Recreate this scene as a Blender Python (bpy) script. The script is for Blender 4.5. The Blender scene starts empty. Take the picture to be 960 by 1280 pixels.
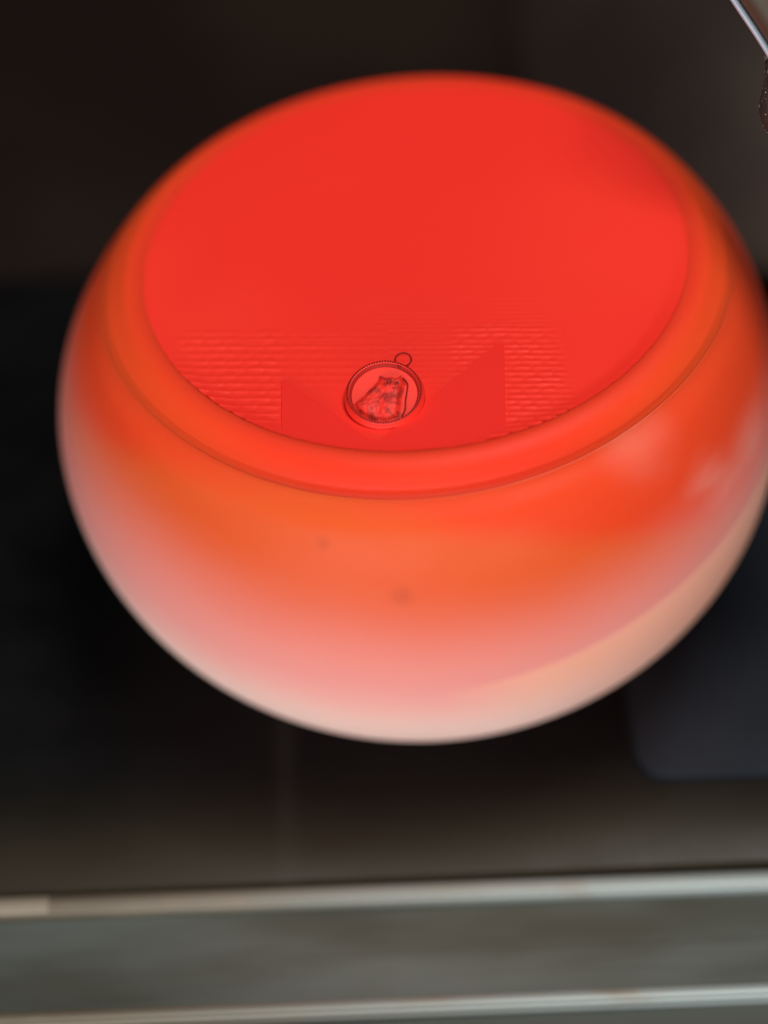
import bpy, bmesh, math, random
from mathutils import Vector, Matrix, noise
random.seed(7)
MM = 0.001
scene = bpy.context.scene
C = scene.collection

# ------------------------------------------------------------------ camera
cam = bpy.data.cameras.new('camera')
cam.sensor_fit = 'VERTICAL'; cam.sensor_height = 36; cam.sensor_width = 27
cam.lens = 101.26
cam.clip_start = 0.01; cam.clip_end = 20
cam.dof.use_dof = True
cam.dof.focus_distance = 0.363
cam.dof.aperture_fstop = 5.2
camo = bpy.data.objects.new('camera', cam); C.objects.link(camo)
R_ = Vector((0.99904594, -0.03175902, -0.02997636))
U_ = Vector((0.0436717, 0.7265281, 0.68574755))
D_ = Vector((0.0, 0.68640243, -0.72722191))
M = Matrix((R_, U_, -D_)).transposed().to_4x4()
M.translation = Vector((-5.42970719, -285.5920598, 280.47685844)) * MM
camo.matrix_world = M
scene.camera = camo

# ------------------------------------------------------------------ world, lamps, exposure
w = bpy.data.worlds.new('World'); scene.world = w; w.use_nodes = True
bg = w.node_tree.nodes['Background']
bg.inputs[0].default_value = (0.75, 0.85, 1.0, 1); bg.inputs[1].default_value = 0.07

def area(name, loc, target, size, energy, col=(1, 1, 1), sizey=None):
    l = bpy.data.lights.new(name, 'AREA'); l.energy = energy; l.color = col
    l.size = size
    if sizey: l.shape = 'RECTANGLE'; l.size_y = sizey
    o = bpy.data.objects.new(name, l); C.objects.link(o)
    o.location = loc
    o.rotation_euler = (Vector(target) - Vector(loc)).to_track_quat('-Z', 'Y').to_euler()
    return o
area('overhead_lamp', (0.13, -0.06, 0.76), (0, 0, 0), 0.34, 5.3, (1.0, 0.97, 0.93))
area('front_fill', (-0.16, -0.80, 0.10), (0, 0, -0.01), 1.2, 7.9, (1.0, 0.97, 0.96), 0.26)  # unseen soft fill lamp added to light the lower front of the bowl

scene.view_settings.view_transform = 'Standard'
scene.view_settings.look = 'None'
scene.view_settings.exposure = 0.0
scene.view_settings.gamma = 1.0
scene.view_settings.use_curve_mapping = False
scene.cycles.use_denoising = True
scene.cycles.max_bounces = 8

# ------------------------------------------------------------------ helpers
def lin(r, g, b):
    f = lambda c: (c/255/12.92 if c/255 <= .04045 else ((c/255+.055)/1.055)**2.4)
    return (f(r), f(g), f(b), 1)

def mat(name, col=(.5, .5, .5, 1), rough=.5, metal=0., spec=.5):
    m = bpy.data.materials.new(name); m.use_nodes = True
    b = m.node_tree.nodes['Principled BSDF']
    b.inputs['Base Color'].default_value = col
    b.inputs['Roughness'].default_value = rough
    b.inputs['Metallic'].default_value = metal
    b.inputs['Specular IOR Level'].default_value = spec
    return m

class NT:
    """tiny node builder"""
    def __init__(s, m):
        s.t = m.node_tree; s.b = s.t.nodes['Principled BSDF']
        s.tc = s.t.nodes.new('ShaderNodeTexCoord')
    def n(s, typ, **kw):
        x = s.t.nodes.new(typ)
        for k, v in kw.items(): setattr(x, k, v)
        return x
    def link(s, a, b): s.t.links.new(a, b)
    def math(s, op, a, b=None, clamp=False):
        x = s.n('ShaderNodeMath', operation=op); x.use_clamp = clamp
        for i, v in enumerate((a, b)):
            if v is None: continue
            if isinstance(v, (int, float)): x.inputs[i].default_value = v
            else: s.link(v, x.inputs[i])
        return x.outputs[0]
    def smooth(s, v, lo, hi, a=0., b=1.):
        x = s.n('ShaderNodeMapRange', interpolation_type='SMOOTHSTEP')
        s.link(v, x.inputs[0])
        x.inputs[1].default_value = lo; x.inputs[2].default_value = hi
        x.inputs[3].default_value = a; x.inputs[4].default_value = b
        return x.outputs[0]
    def noise(s, scale, detail=3, vec=None, stretch=None):
        x = s.n('ShaderNodeTexNoise'); x.inputs['Scale'].default_value = scale; x.inputs['Detail'].default_value = detail
        src = vec or s.tc.outputs['Object']
        if stretch:
            mp = s.n('ShaderNodeMapping'); mp.inputs['Scale'].default_value = stretch
            s.link(src, mp.inputs[0]); src = mp.outputs[0]
        s.link(src, x.inputs['Vector'])
        return x.outputs['Fac']
    def mix(s, fac, a, b):
        x = s.n('ShaderNodeMix', data_type='RGBA')
        if isinstance(fac, (int, float)): x.inputs[0].default_value = fac
        else: s.link(fac, x.inputs[0])
        for i, v in ((6, a), (7, b)):
            if isinstance(v, tuple): x.inputs[i].default_value = v
            else: s.link(v, x.inputs[i])
        return x.outputs[2]
    def bump(s, h, strength=.2, dist=.0002):
        x = s.n('ShaderNodeBump'); x.inputs['Strength'].default_value = strength; x.inputs['Distance'].default_value = dist
        s.link(h, x.inputs['Height']); s.link(x.outputs[0], s.b.inputs['Normal'])

def obj(name, verts, faces, material, parent=None, smooth=True, scale=MM):
    me = bpy.data.meshes.new(name)
    me.from_pydata([tuple(c*scale for c in v) for v in verts], [], faces)
    me.validate(); me.update()
    bm = bmesh.new(); bm.from_mesh(me); bmesh.ops.recalc_face_normals(bm, faces=bm.faces); bm.to_mesh(me); bm.free()
    if smooth:
        for p in me.polygons: p.use_smooth = True
    me.materials.append(material)
    o = bpy.data.objects.new(name, me); C.objects.link(o)
    if parent: o.parent = parent
    return o

def empty(name, loc=(0, 0, 0), rot=(0, 0, 0)):
    o = bpy.data.objects.new(name, None); C.objects.link(o)
    o.location = [c*MM for c in loc]; o.rotation_euler = rot; o.empty_display_size = .01
    return o

def tag(o, label, cat):
    o['label'] = label; o['category'] = cat
    return o

def lathe(prof, n=192, close=False):
    v, f = [], []
    for r, z in prof:
        for i in range(n):
            a = 2*math.pi*i/n
            v.append((r*math.cos(a), r*math.sin(a), z))
    m = len(prof)
    for j in range(m if close else m-1):
        k = (j+1) % m
        for i in range(n):
            q = (i+1) % n
            f.append((j*n+i, j*n+q, k*n+q, k*n+i))
    return v, f

def tube(path, rad, n=10, closed=False, flat=1.0):
    v, f = [], []
    P = [Vector(p) for p in path]; L = len(P)
    for i, p in enumerate(P):
        a = P[(i-1) % L] if (closed or i > 0) else p
        b = P[(i+1) % L] if (closed or i < L-1) else p
        t = (b-a).normalized()
        ref = Vector((0, 0, 1)) if abs(t.z) < .95 else Vector((1, 0, 0))
        s = t.cross(ref).normalized(); u = s.cross(t)
        r = rad[i] if isinstance(rad, (list, tuple)) else rad
        for k in range(n):
            g = 2*math.pi*k/n
            v.append(tuple(p + s*r*math.cos(g) + u*r*flat*math.sin(g)))
    for i in range(L if closed else L-1):
        j = (i+1) % L
        for k in range(n):
            q = (k+1) % n
            f.append((i*n+k, i*n+q, j*n+q, j*n+k))
    if not closed:
        f.append(tuple(range(n))); f.append(tuple((L-1)*n+k for k in range(n)))
    return v, f

def spline(pts, n=12):
    out = []
    P = [Vector(p) for p in pts]
    for i in range(len(P)-1):
        p0 = P[max(i-1, 0)]; p1 = P[i]; p2 = P[i+1]; p3 = P[min(i+2, len(P)-1)]
        for k in range(n):
            t = k/n
            out.append(.5*((2*p1) + (p2-p0)*t + (2*p0-5*p1+4*p2-p3)*t*t + (3*p1-p0-3*p2+p3)*t**3))
    out.append(P[-1])
    return out

def sstep(x, a, b):
    u = min(1, max(0, (x-a)/(b-a))); return u*u*(3-2*u)

def prism(poly, z0, z1, bev=0.0):
    """flat slab from a ccw polygon with a small chamfer round the top edge"""
    n = len(poly)
    cx = sum(p[0] for p in poly)/n; cy = sum(p[1] for p in poly)/n
    def inset(d):
        out = []
        for i in range(n):
            a = Vector(poly[i-1][:2]); b = Vector(poly[i][:2]); c = Vector(poly[(i+1) % n][:2])
            e1 = (b-a).normalized(); e2 = (c-b).normalized()
            n1 = Vector((-e1.y, e1.x)); n2 = Vector((-e2.y, e2.x))
            m = (n1+n2); m = m/max(m.length_squared, .3)*2 if m.length > 1e-6 else n1
            out.append((b.x+m.x*d*.5*1.0, b.y+m.y*d*.5*1.0))
        return out
    rings = [[(x, y, z0) for x, y in poly], [(x, y, z1-bev) for x, y in poly]]
    if bev > 0:
        rings.append([(x, y, z1-bev*.3) for x, y in inset(bev*.3)])
        rings.append([(x, y, z1) for x, y in inset(bev)])
    v = [p for r in rings for p in r]; f = []
    for j in range(len(rings)-1):
        for i in range(n):
            q = (i+1) % n
            f.append((j*n+i, j*n+q, (j+1)*n+q, (j+1)*n+i))
    f.append(tuple(range(n-1, -1, -1))); f.append(tuple((len(rings)-1)*n+i for i in range(n)))
    return v, f

TABLE = -33.0
# ------------------------------------------------------------------ setting: hob surface, back wall
m_hob = mat('black_glass', lin(20, 20, 21), .36, 0, .12)
t = NT(m_hob)
sx = t.n('ShaderNodeSeparateXYZ'); t.link(t.tc.outputs['Object'], sx.inputs[0])
X, Y, Z = sx.outputs
n1 = t.noise(45, 3)
n2 = t.noise(900, 2, stretch=(1, .05, 1))
base = t.mix(t.smooth(n1, .35, .7), lin(6, 7, 8), lin(14, 14, 14))
# faint pale streaks running towards the front edge
def streak(x0, wd, amt):
    dx = t.math('ABSOLUTE', t.math('SUBTRACT', X, x0*MM))
    a = t.smooth(dx, 0, wd*MM, amt, 0)
    return t.math('MULTIPLY', a, t.smooth(t.noise(120, 2, stretch=(.6, .25, 1)), .3, .65))
sm = t.math('ADD', streak(-20.6, 2.4, .09), streak(27.5, .9, .08), True)
brown = t.smooth(Y, -.036, -.056)  # glow towards the front lip, put into the base colour
base = t.mix(brown, base, lin(38, 32, 20))
base = t.mix(sm, base, lin(90, 86, 84))
t.link(base, t.b.inputs['Base Color'])
t.link(t.smooth(n1, .3, .7, .30, .42), t.b.inputs['Roughness'])
pr = [(66, 0), (-43, 0)]
for k in range(1, 13):
    a = math.radians(17)*k/12
    R = 45
    pr.append((-43 - R*math.sin(a), -R*(1-math.cos(a))))
pr += [(pr[-1][0], pr[-1][1]-6), (66, -12)]
v, f = [], []
XS = [-220 + 440*i/44 for i in range(45)]
for x in XS:
    for y, z in pr: v.append((x, y, TABLE+z))
L = len(pr)
for i in range(len(XS)-1):
    for j in range(L-1):
        f.append((i*L+j, i*L+j+1, (i+1)*L+j+1, (i+1)*L+j))
hob = obj('counter', v, f, m_hob); hob['kind'] = 'structure'

m_wall = mat('dark_brown_wall', lin(34, 24, 19), .7, 0, .1)
t = NT(m_wall)
base = t.mix(t.smooth(t.noise(14, 3), .35, .7), lin(24, 13, 10), lin(33, 25, 17))
t.link(base, t.b.inputs['Base Color'])
t.bump(t.noise(300, 3), .15)
def extrude_x(prof, m, name):
    v = [(x, y, z) for x in (-320, 320) for y, z in prof]; L = len(prof)
    f = [(j, (j+1) % L, L+(j+1) % L, L+j) for j in range(L)] + [tuple(range(L)), tuple(L+i for i in range(L))]
    o = obj(name, v, f, m, smooth=False); o['kind'] = 'structure'
    return o
extrude_x([(66, TABLE-12), (66, -28.4), (66.4, -28), (240, -28), (240, TABLE-12)], m_wall, 'ledge')
extrude_x([(240, TABLE-12), (240, 320), (255, 320), (255, TABLE-12)], m_wall, 'wall')

# ------------------------------------------------------------------ steel front with two trim strips
m_steel = mat('dull_steel', lin(120, 122, 116), .5, .6)
t = NT(m_steel)
base = t.mix(t.smooth(t.noise(30, 3, stretch=(.6, 2, 1)), .3, .7), lin(64, 65, 56), lin(90, 97, 92))
t.link(base, t.b.inputs['Base Color'])
t.bump(t.noise(500, 3, stretch=(.03, 1, 1)), .25)
m_trim = mat('worn_trim', lin(185, 180, 168), .5, .3)
t = NT(m_trim)
sx = t.n('ShaderNodeSeparateXYZ'); t.link(t.tc.outputs['Object'], sx.inputs[0])
base = t.mix(t.smooth(sx.outputs[0], -.05, .05), lin(98, 89, 74), lin(136, 146, 144))  # light falloff along the strips put into the colour, brighter to the right
base = t.mix(t.smooth(t.noise(90, 4, stretch=(.5, 1, 1)), .52, .75), base, lin(120, 108, 92))
t.link(base, t.b.inputs['Base Color'])
t.bump(t.noise(260, 3, stretch=(.1, 1, 1)), .3)
front = empty('steel_front', (-7, -67, TABLE-3)); 
tag(front, 'dull grey steel front edge with two pale trim strips below the black counter', 'metal edge')
fx = lambda vs: [(x+7, y+67, z-TABLE+3) for x, y, z in vs]
def bar(name, y0, y1, z, h, m, par, x0=-220, x1=220, slope=0.0):
    n = 14; v, f = [], []
    cy = (y0+y1)/2; ry = (y0-y1)/2
    xs = [x0 + (x1-x0)*i/40 for i in range(41)]
    ring = []
    for k in range(n):
        a = math.pi*k/(n-1)
        ring.append((cy+ry*math.cos(a)*1.0, z+h*max(0.0, math.sin(a))**.7))
    ring += [(y1, z-3), (y0, z-3)]
    for x in xs:
        for y, zz in ring: v.append((x, y+slope*(x+7), zz))
    L = len(ring)
    for i in range(len(xs)-1):
        for j in range(L): f.append((i*L+j, i*L+(j+1) % L, (i+1)*L+(j+1) % L, (i+1)*L+j))
    f += [tuple(range(L)), tuple((len(xs)-1)*L+i for i in range(L))]
    return obj(name, fx(v), f, m, par)
SL = -.009
bar('trim_strip', -56.3, -59.3, TABLE-2.7, 1.1, m_trim, front, slope=SL)
bar('trim_strip', -73.8, -76.2, TABLE-3.6, 1.2, m_trim, front, slope=-.004)
v, f = prism([(-220, -74.4), (220, -75.4), (220, -59.6), (-220, -58.6)], TABLE-9, TABLE-3.4)
obj('front_panel', fx(v), f, m_steel, front, smooth=False)
m_low = mat('lower_steel', lin(70, 74, 68), .45, .5)
v, f = prism([(-220, -130), (220, -130), (220, -76.4), (-220, -76.4)], TABLE-10, TABLE-4.6)
obj('lower_panel', fx(v), f, m_low, front, smooth=False)
m_cap = mat('bright_clip', lin(126, 117, 101), .5, .2)
cap = bar('joint_clip', -56.4, -59.2, TABLE-2.45, 1.05, m_cap, front, x0=-62, x1=-52.6, slope=SL)

# ------------------------------------------------------------------ flat blue-black plate at the right
m_plate = mat('blue_black_enamel', lin(30, 34, 39), .45, 0, .3)
t = NT(m_plate)
t.link(t.mix(t.smooth(t.noise(40, 3), .35, .7), lin(9, 16, 25), lin(18, 26, 35)), t.b.inputs['Base Color'])
def roundpoly(pts, rad, n=8):
    out = []
    N = len(pts)
    for i in range(N):
        a = Vector(pts[i-1]); b = Vector(pts[i]); c = Vector(pts[(i+1) % N])
        r = rad[i] if isinstance(rad, (list, tuple)) else rad
        r = min(r, (a-b).length*.45, (c-b).length*.45)
        p = b+(a-b).normalized()*r; q = b+(c-b).normalized()*r
        for k in range(n+1):
            s = k/n
            out.append(tuple((1-s)**2*p + 2*s*(1-s)*b + s*s*q))
    return out
pl = roundpoly([(27.6, -42.6), (120, -43.5), (120, 20), (60, 20), (38, 0), (34, -14), (27.8, -24)], [5, 5, 6, 8, 5, 5, 3])
v, f = prism(pl, TABLE+.02, TABLE+1.3, .7)
plate = obj('plate', v, f, m_plate, smooth=False)
tag(plate, 'flat blue-black plate with a rounded corner lying right of the red bowl', 'plate')

# ------------------------------------------------------------------ dark pot at the back right with a chrome edged bail handle
m_pot = mat('dark_enamel', lin(52, 44, 40), .45, 0, .35)
t = NT(m_pot)
t.link(t.mix(t.smooth(t.noise(25, 3), .3, .7), lin(44, 33, 30), lin(62, 52, 44)), t.b.inputs['Base Color'])
t.bump(t.noise(160, 3), .12)
m_strap = mat('olive_strap', lin(66, 54, 40), .55)
m_chrome = mat('chrome_edge', lin(176, 186, 198), .35, .35)
px, py, pz = 88, 112, -28
pot = empty('pan_lid', (px, py, pz))
tag(pot, 'dark brown-grey domed pan lid at the back right corner with thin chrome edged handle', 'pan lid')
body = [(62, .02), (66, .3), (67.5, 1.2), (67.3, 2.6), (65, 5.0), (60, 10), (52, 17.5), (44, 23.5), (34, 29), (22, 33), (10, 35), (.01, 35.4)]
v, f = lathe(body, 128)
body_o = obj('dome', v, f, m_pot, pot)
v, f = lathe([(.01, 35), (9, 35.2), (7, 38), (10, 42), (8, 45), (.01, 46)], 48)
obj('knob', v, f, m_pot, pot)
H = [(86, 110, 10), (72, 98, 24), (52, 70, 44), (39, 35, 62), (36.9, 14.8, 64.9), (41.2, 9.4, 59.8), (45.9, 3.6, 54.3), (49.6, -2.6, 48.4), (58, -12, 41), (76, -10, 36), (98, 8, 34), (116, 40, 28), (112, 85, 22), (90, 110, 12)]
loc = lambda ps: [(p[0]-px, p[1]-py, p[2]-pz) for p in ps]
path = spline(H, 10)
v, f = tube(loc(path), .46, 10)
ch = obj('chrome_edge', v, f, m_chrome, pot)
off = [p + Vector((2.6, .8, 2.2)) for p in path]
v, f = tube(loc(off), 2.9, 14)
obj('handle', v, f, m_strap, pot)
m_grip = mat('rough_grip', lin(60, 50, 44), .9, 0, .15)
t = NT(m_grip); t.bump(t.noise(1500, 4), .9, .0005)
gp = [p + Vector((1.95, .2, -1.6)) for p in spline(H, 20)[116:160]]
v, f = tube(loc(gp), [1.2+4.4*sstep(i, -6, 16) for i in range(len(gp))], 28)
grip = obj('grip', v, f, m_grip, pot)
# crumbs of dust stuck on the rough grip
m_dust = mat('pale_dust', lin(150, 138, 120), .9)
dv, df = [], []
gme = grip.data
polys = list(gme.polygons)
for k in range(420):
    p = random.choice(polys); cpt = Vector(p.center)/MM + p.normal*.02
    j = Vector((random.uniform(-.9, .9), random.uniform(-.9, .9), random.uniform(-.9, .9)))
    j -= p.normal*j.dot(p.normal); c0 = cpt+j; r = random.choice((.05, .06, .08, .12))
    b0 = len(dv)
    for a in ((1, 0, 0), (-1, 0, 0), (0, 1, 0), (0, -1, 0), (0, 0, 1), (0, 0, -1)):
        dv.append(tuple(c0 + Vector(a)*r*random.uniform(.6, 1.3)))
    for tri in ((0, 2, 4), (2, 1, 4), (1, 3, 4), (3, 0, 4), (2, 0, 5), (1, 2, 5), (3, 1, 5), (0, 3, 5)):
        df.append(tuple(b0+i for i in tri))
du = obj('dust', dv, df, m_dust, pot, smooth=False); du['kind'] = 'stuff'

# ------------------------------------------------------------------ the red bowl
A, CC = 49.7, 42.8
RF, ZF, ZG = 36.0, 26.5, 23.8
er = lambda z: A*math.sqrt(1-(z/CC)**2)
bowl = empty('bowl', (0, 0, TABLE))
tag(bowl, 'large round translucent orange-red bowl with flat red top and painted pale pink glow round the base', 'bowl')

m_glass = mat('red_glass_painted_glow', lin(232, 90, 50), .5, 0, .15)
t = NT(m_glass)
sx = t.n('ShaderNodeSeparateXYZ'); t.link(t.tc.outputs['Object'], sx.inputs[0])
X, Y, Z0 = sx.outputs
Z = t.math('ADD', Z0, TABLE*MM)              # height from the widest girth
wob = t.math('MULTIPLY', t.math('SUBTRACT', t.noise(28, 2), .5), .004)
xs = t.math('ADD', X, .012)
lk = t.math('ADD', 6.1, t.math('MULTIPLY', t.math('LESS_THAN', xs, 0.0), 2.9))
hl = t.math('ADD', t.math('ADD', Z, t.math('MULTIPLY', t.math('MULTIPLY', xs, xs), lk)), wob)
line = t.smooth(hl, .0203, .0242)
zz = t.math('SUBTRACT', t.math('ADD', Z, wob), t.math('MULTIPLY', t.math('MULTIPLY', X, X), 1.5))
pale = t.smooth(zz, .0155, -.0050)  # pale edge glow round the lower bowl, painted into the colour
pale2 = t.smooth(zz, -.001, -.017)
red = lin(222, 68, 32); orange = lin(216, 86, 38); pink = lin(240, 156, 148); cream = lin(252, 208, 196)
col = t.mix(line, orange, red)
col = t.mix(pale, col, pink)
# highlight crescent on the right, painted into the glass colour
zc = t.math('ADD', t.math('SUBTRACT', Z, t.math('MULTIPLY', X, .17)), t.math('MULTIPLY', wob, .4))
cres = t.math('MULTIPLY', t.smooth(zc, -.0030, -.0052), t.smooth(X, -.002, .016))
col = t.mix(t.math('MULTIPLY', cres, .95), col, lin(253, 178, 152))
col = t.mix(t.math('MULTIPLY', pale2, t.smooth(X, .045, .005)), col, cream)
# cloudy blemishes in the glass
def blot(p, r, amt):
    d = t.n('ShaderNodeVectorMath', operation='DISTANCE'); t.link(t.tc.outputs['Object'], d.inputs[0])
    d.inputs[1].default_value = (p[0]*MM, p[1]*MM, (p[2]-TABLE)*MM)
    return t.smooth(d.outputs['Value'], 0, r*MM, amt, 0)
cloud = t.noise(70, 2, stretch=(.7, .7, 2.5))
bl = blot((27, -32.8, 22.3), 8, .22)
for p, r, a in (((35.7, -30.7, 13.8), 6, .28), ((38.7, -29.3, 9.2), 6, .45), ((44, -22, 10), 9, .35)):
    bl = t.math('ADD', bl, blot(p, r, a))
bl = t.math('MULTIPLY', bl, t.smooth(cloud, .3, .65), True)
col = t.mix(bl, col, lin(232, 165, 150))
dk = t.math('ADD', blot((-13.3, -43, 18.2), 1.6, .26), blot((-3.6, -47.3, 12.7), 2.1, .26), True)
col = t.mix(dk, col, lin(150, 50, 30))
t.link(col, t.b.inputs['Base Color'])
t.b.inputs['Subsurface Weight'].default_value = .25
t.b.inputs['Subsurface Radius'].default_value = (1, .35, .25)
t.b.inputs['Subsurface Scale'].default_value = .004
t.link(t.smooth(t.noise(60, 3), .3, .7, .42, .55), t.b.inputs['Roughness'])
t.b.inputs['Subsurface Weight'].default_value = .5
t.b.inputs['Subsurface Scale'].default_value = .006
def lift(x, z):                      # the hand-made top runs slightly out of level
    return z + .05*x*sstep(z, -5, 22)
rg = er(23.0)
prof = [(.01, -32.98), (29.5, -32.98)]
prof += [(er(z), z) for z in [-32.6 + 55.0*i/100 for i in range(101)]]
v, f = lathe(prof, 256)
def groove(r, z, x, y):              # shallow valley, deepest at the front
    a = sstep(-y/max(r, 1), .05, .85)
    return 1 - a*1.5*math.exp(-((z-22.9)/1.5)**2)/max(r, 1)
def shoulder_part(name, pr, m, closed):
    v, f = lathe(pr, 256, closed)
    out = []
    for x, y, z in v:
        g = groove(math.hypot(x, y), z, x, y)
        if z > 26.4: z = 26.4 + (z-26.4)*sstep(-y/math.hypot(x, y), -.3, .6)
        out.append((x*g, y*g, lift(x, z)-TABLE))
    return obj(name, out, f, m, bowl)
body_prof = [(.01, -32.98), (29.5, -32.98)] + [(er(z), z) for z in [-32.6 + 52.6*i/80 for i in range(81)]] + [(er(z), z) for z in [20.3+.2*i for i in range(14)]]
body_prof += [(er(22.9)-1.2, 22.6)]
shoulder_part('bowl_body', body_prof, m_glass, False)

m_rim = mat('rim_glass', lin(234, 62, 32), .5, 0, .12)
t = NT(m_rim)
sx = t.n('ShaderNodeSeparateXYZ'); t.link(t.tc.outputs['Object'], sx.inputs[0])
rad = t.math('SQRT', t.math('ADD', t.math('MULTIPLY', sx.outputs[0], sx.outputs[0]), t.math('MULTIPLY', sx.outputs[1], sx.outputs[1])))
side = t.math('MULTIPLY', t.smooth(t.math('ABSOLUTE', sx.outputs[0]), .012, .036), t.smooth(rad, .0362, .040))
rc = t.mix(t.smooth(t.noise(50, 3), .3, .7), lin(228, 55, 32), lin(224, 61, 32))
t.link(t.mix(side, rc, lin(232, 74, 33)), t.b.inputs['Base Color'])
t.b.inputs['Subsurface Weight'].default_value = .5
t.b.inputs['Subsurface Radius'].default_value = (1, .35, .25); t.b.inputs['Subsurface Scale'].default_value = .005
pr = [(er(22.9)-1.4, 22.0), (er(22.9)-.05, 22.9)] + [(er(z)-.02-(z-23)*.02, z) for z in (23.1, 23.3, 23.5, 23.8, 24.1, 24.4)]
pr += [(40.0, 24.9), (39.5, 25.45), (38.9, 26.0), (38.3, 26.4), (37.7, 26.68), (37.1, 26.84), (36.6, 26.9), (36.1, 26.84), (35.7, 26.7), (35.3, 26.45), (34.9, 26.1), (34.5, 24), (36, 21)]
shoulder_part('rim', pr, m_rim, True)

# flat red top: cloth-like relief is real displaced geometry
m_red = mat('red_top', lin(240, 46, 33), .5, 0, .25)
t = NT(m_red)
t.link(t.mix(t.smooth(t.noise(22, 2), .35, .65), lin(238, 45, 33), lin(242, 51, 36)), t.b.inputs['Base Color'])
def band(x, a, b, s): return sstep(x, a, a+s)*(1-sstep(x, b-s, b))
def relief(x, y):
    rr = math.hypot(x, y)
    h = .42*sstep(rr, 33.6, 36.6)*sstep(-y/max(rr, 1), -.3, .6) + .05*x
    # wedge weave left and right of the pointed card
    yy = y + .11*x + .10*noise.noise((x*.35, y*.35, 0)) + .04*noise.noise((x*1.3, y*1.3, 3))
    pit = 1.36 if x < -4 else 1.02
    row = math.floor(yy/pit); fy = yy/pit-row
    fx_ = (x/2.3 + .37*(row % 3) + .35*noise.noise((row*1.7, x*.15, 5))) % 1
    lens = fx_/.78 if fx_ < .78 else (1-fx_)/.22
    wedge = sstep(1-abs(fy-.5)*2/(.12+.86*lens), 0, 1)
    mL = band(x, -33, -15.0, 5.0)*band(y+.11*x, -33, -12.0, 4.0)
    xr = 18.4+(-15.5-y)*.15
    mR = band(x, 2.0, xr, 3.5)*band(y+.11*x, -36, -11.6, 3.4)
    mC = band(x, -18, 11, 2.5)*band(y+.11*x, -26, -12.4, 3)*.4
    h += .12*wedge*max(mL, mR, mC)*(.65+.7*noise.noise((x*.25, y*.3, 9))+.2)
    # fine straight ribs towards the middle
    mT = band(x, -31, 18.2, 4)*band(y+.11*x, -19, -5.5, 1.6)
    h += .03*mT*(math.sin(yy*2*math.pi/.82)+.7*math.sin(yy*2*math.pi/.53+1.3))*(.6+.9*noise.noise((x*.12, y*.4, 2)))
    # woven edge and a hair-thin seam
    h += .05*math.exp(-((x-xr)/.25)**2)*band(y, -29, -14, 3)
    h += .05*math.exp(-((x+5.85)/.13)**2)*band(y, -22, -9, 2)
    return h
G = .2; N = int(2*36.1/G)+1
idx = {}; v = []; f = []
for j in range(N):
    for i in range(N):
        x = -36.1+i*G; y = -36.1+j*G
        if x*x+y*y <= 36.1**2:
            idx[(i, j)] = len(v)
            v.append((x, y, ZF-TABLE + relief(x, y)))
for (i, j) in idx:
    q = [idx.get(k) for k in ((i, j), (i+1, j), (i+1, j+1), (i, j+1))]
    if None not in q: f.append(tuple(q))
obj('flat_top', v, f, m_red, bowl)

# ------------------------------------------------------------------ two-pointed card on the flat top
m_card = mat('red_card', lin(229, 38, 29), .6, 0, .2)
def arc(x): return -math.sqrt(35.5**2-x*x)
cp = []
xs = [-17.8 + (10.1+17.8)*i/24 for i in range(25)]
cp += [(x, arc(x)) for x in xs]
cp += [(10.45, -26), (10.8, -18.6), (10.65, -17.75), (10.1, -17.65), (9.4, -18.3), (3.6, -24.2), (-1.2, -29), (-6.1, -34.1), (-11.5, -27.6), (-16.9, -21.7), (-17.4, -21.3), (-17.75, -21.6)]
# triangulate as two pointed flaps joined at the foot of the notch
v, f = prism(cp, ZF+.03, ZF+.26, .10)
card = obj('card', [(x, y, z+.05*x) for x, y, z in v], f, m_card, smooth=False)
bm = bmesh.new(); bm.from_mesh(card.data); bmesh.ops.triangulate(bm, faces=[q for q in bm.faces if len(q.verts) > 4]); bm.to_mesh(card.data); bm.free()
tag(card, 'smooth red card with two pointed corners lying on the bowl behind the pendant', 'card')

# ------------------------------------------------------------------ round cat pendant on the flat top
TILT = math.radians(12)
pend = empty('pendant', (-4.75, -26.75, 28.11), (TILT, -.05, 0))
tag(pend, 'small round red pendant with beaded edge showing a fluffy cat', 'pendant')
m_pr = mat('red_enamel', lin(232, 47, 34), .42, 0, .4)
m_pd = mat('deep_red_enamel', lin(128, 18, 13), .65, 0, .15)
RO = 4.72
n = 128; v = []; f = []
prof = [(4.42, -.9), (4.42, -.03), (4.44, .02), (4.62, .03), (4.74, -.02), (4.80, -.14), (4.80, -.42), (5.05, -.62), (5.08, -.8)]
for r, z in prof:
    for i in range(n):
        a = 2*math.pi*i/n; v.append((r*math.cos(a), r*math.sin(a), z))
for i in range(n):                         # wedge-shaped foot down to the flat top
    a = 2*math.pi*i/n; x, y = 5.08*math.cos(a), 5.08*math.sin(a)
    zt = ((ZF+.03-28.35) - y*math.sin(TILT))/math.cos(TILT)
    v.append((x, y, min(zt, -.82)))
for j in range(len(prof)):
    for i in range(n):
        q = (i+1) % n; f.append((j*n+i, j*n+q, (j+1)*n+q, (j+1)*n+i))
f.append(tuple(len(prof)*n+i for i in range(n)))
setting = obj('setting', v, f, m_pr, pend)
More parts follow.
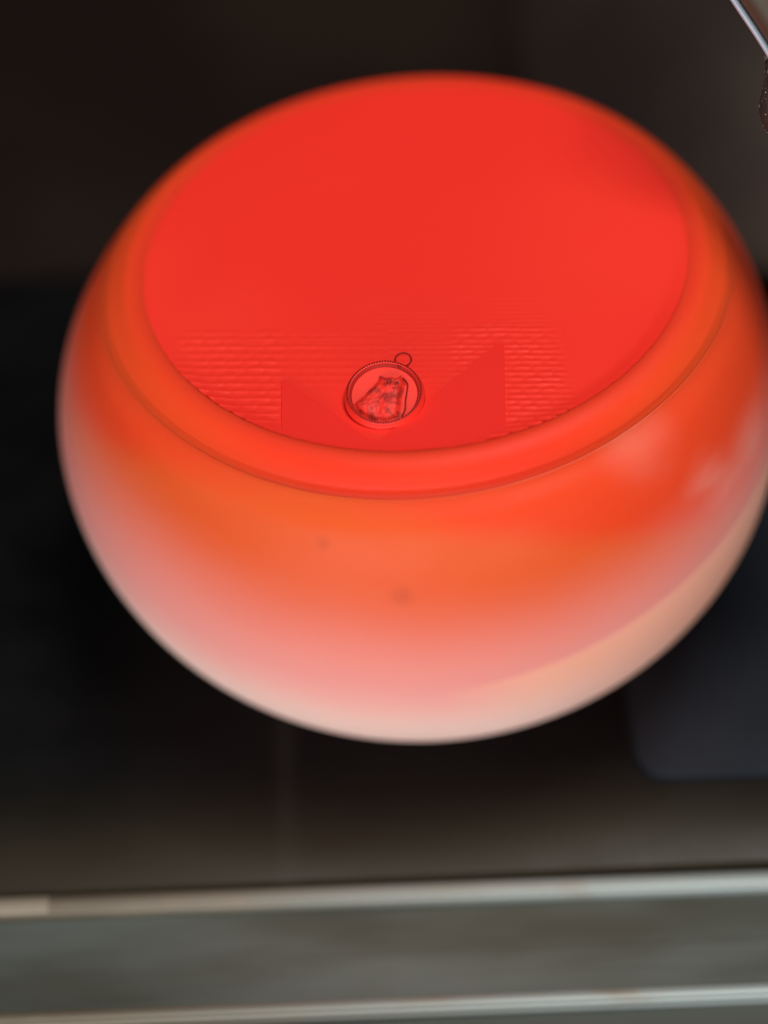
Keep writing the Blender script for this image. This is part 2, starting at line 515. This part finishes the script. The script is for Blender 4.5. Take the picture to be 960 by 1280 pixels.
# beads
bv, bf = [], []
NB = 84
for k in range(NB):
    a = 2*math.pi*k/NB; c0 = Vector((4.62*math.cos(a), 4.62*math.sin(a), .05)); r = .15
    b0 = len(bv); rings = 3; seg = 8
    bv.append(tuple(c0+Vector((0, 0, r))))
    for j in range(1, rings+1):
        th = math.pi/2*j/rings
        for i in range(seg):
            g = 2*math.pi*i/seg
            bv.append(tuple(c0+Vector((r*math.sin(th)*math.cos(g), r*math.sin(th)*math.sin(g), r*math.cos(th)))))
    for i in range(seg): bf.append((b0, b0+1+i, b0+1+(i+1) % seg))
    for j in range(rings-1):
        for i in range(seg):
            q = (i+1) % seg
            bf.append((b0+1+j*seg+i, b0+1+(j+1)*seg+i, b0+1+(j+1)*seg+q, b0+1+j*seg+q))
beads = obj('bead', bv, bf, m_pd, pend)
beads.name = 'beads'; beads['kind'] = 'stuff'
# recessed disc
v, f = lathe([(.01, -.56), (4.43, -.56)], 96)
obj('disc', v, f, mat('recess_red', lin(236, 50, 36), .5, 0, .3), pend)
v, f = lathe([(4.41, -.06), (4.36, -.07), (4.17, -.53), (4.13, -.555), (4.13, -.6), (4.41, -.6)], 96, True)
obj('inner_shade_band', v, f, mat('recess_shade', lin(158, 26, 19), .6, 0, .2), pend)  # inner wall coloured dark to paint in the shade of the recess
# cat as a relief
catp = [(-4.0, -1.1), (-2.6, .1), (-1.7, 1.1), (-.85, 2.0), (-.45, 2.95), (.2, 2.55), (.9, 2.6), (1.6, 2.35), (2.35, 2.75), (2.6, 1.8), (2.75, 1.2), (2.45, .4), (2.25, -.6), (2.15, -1.6), (1.9, -2.8), (1.75, -3.75), (.2, -4.15), (-1.4, -3.95), (-2.7, -3.2), (-3.7, -2.1)]
def indist(x, y):
    ins = False; dm = 9.
    for i in range(len(catp)):
        x1, y1 = catp[i-1]; x2, y2 = catp[i]
        if (y1 > y) != (y2 > y) and x < (x2-x1)*(y-y1)/(y2-y1)+x1: ins = not ins
        dx, dy = x2-x1, y2-y1; u = max(0, min(1, ((x-x1)*dx+(y-y1)*dy)/(dx*dx+dy*dy)))
        dm = min(dm, math.hypot(x-x1-u*dx, y-y1-u*dy))
    return dm if ins else -dm
def g2(x, y, cx, cy, rx, ry): return math.exp(-(((x-cx)/rx)**2+((y-cy)/ry)**2))
def catz(x, y, d):
    e = sstep(d + .10*noise.noise((x*4, y*4, 1)), 0, .8)
    h = .5*e
    h += .42*g2(x, y, 1.2, 1.25, 1.3, 1.25)*sstep(d, 0, .5)            # head
    h += .22*g2(x, y, 1.42, .55, .55, .42)                              # muzzle
    h += .12*g2(x, y, .2, .75, .5, .4) + .10*g2(x, y, 2.2, .45, .35, .4)  # cheeks
    h -= .14*g2(x, y, .65, 1.37, .26, .2) + .14*g2(x, y, 1.76, 1.1, .24, .2)
    h += .25*g2(x, y, .6, -1.5, 1.2, 1.5)*sstep(d, 0, .5)               # chest
    h += .2*g2(x, y, -2.2, -1.7, 1.2, 1.0)*sstep(d, 0, .5)              # haunch
    h -= .18*g2(x, y, -.8, -2.4, .35, 1.3)
    ang = math.atan2(y-1, x-1)
    fur = noise.noise((ang*9, math.hypot(x-1.2, y-1.2)*1.6, 0)) + .6*noise.noise((x*5+y*2, y*2.5, 7))
    h += .05*fur*sstep(d, .05, .5)
    return h
S = .065; v = []; f = []; idx = {}
M_ = int(8.6/S)
for j in range(M_):
    for i in range(M_):
        x = -4.3+i*S; y = -4.3+j*S
        if math.hypot(x, y) > 4.27: continue
        d = indist(x, y)
        if d > -.06:
            idx[(i, j)] = len(v); v.append((x, y, -.55+max(0.005, catz(x, y, d))*(1 if d > 0 else .2)))
for (i, j) in idx:
    q = [idx.get(k) for k in ((i, j), (i+1, j), (i+1, j+1), (i, j+1))]
    if None not in q: f.append(tuple(q))
m_cat = mat('cat_enamel', lin(220, 42, 31), .55, 0, .3)
t = NT(m_cat)
pt = t.smooth(t.noise(700, 2), .44, .62)
t.link(t.mix(t.math('MULTIPLY', pt, .75), lin(224, 44, 32), lin(140, 24, 17)), t.b.inputs['Base Color'])
cat = obj('cat', v, f, m_cat, pend)
m_eye = mat('dark_eye', lin(120, 18, 14), .3, 0, .5)
def blob(name, c0, rx, ry, rz, m):
    v, f = [], []
    rings, seg = 6, 12
    for j in range(rings+1):
        th = math.pi*j/rings
        for i in range(seg):
            g = 2*math.pi*i/seg
            v.append((c0[0]+rx*max(.02, math.sin(th))*math.cos(g), c0[1]+ry*max(.02, math.sin(th))*math.sin(g), c0[2]+rz*math.cos(th)))
    for j in range(rings):
        for i in range(seg):
            q = (i+1) % seg; f.append((j*seg+i, (j+1)*seg+i, (j+1)*seg+q, j*seg+q))
    return obj(name, v, f, m, cat)
blob('eye', (0.65, 1.37, 0.32), .24, .18, .1, m_eye)
blob('eye', (1.76, 1.08, 0.3), .2, .17, .1, m_eye)
blob('nose', (1.45, 0.62, 0.48), .18, .11, .09, m_eye)
v, f = tube(spline([(1.1, .3, .4), (1.3, .22, .45), (1.45, .36, .48), (1.62, .2, .44), (1.8, .26, .38)], 5), .035, 6)
obj('mouth', v, f, m_eye, cat)
# curling tail line at the cat's right side
v, f = tube(spline([(2.45, 2.2, -.44), (2.95, 1.3, -.44), (2.85, .2, -.44), (2.6, -1.2, -.44), (2.45, -2.6, -.44), (2.0, -3.5, -.4)], 8), .10, 8)
obj('tail', v, f, m_pd, pend)
# hanging ring
ring = []
for k in range(40):
    a = 2*math.pi*k/40
    ring.append((2.62+1.02*math.cos(a), 4.75+1.02*math.sin(a), -.12))
v, f = tube(ring, .13, 8, True)
obj('hanging_ring', v, f, m_pd, pend)
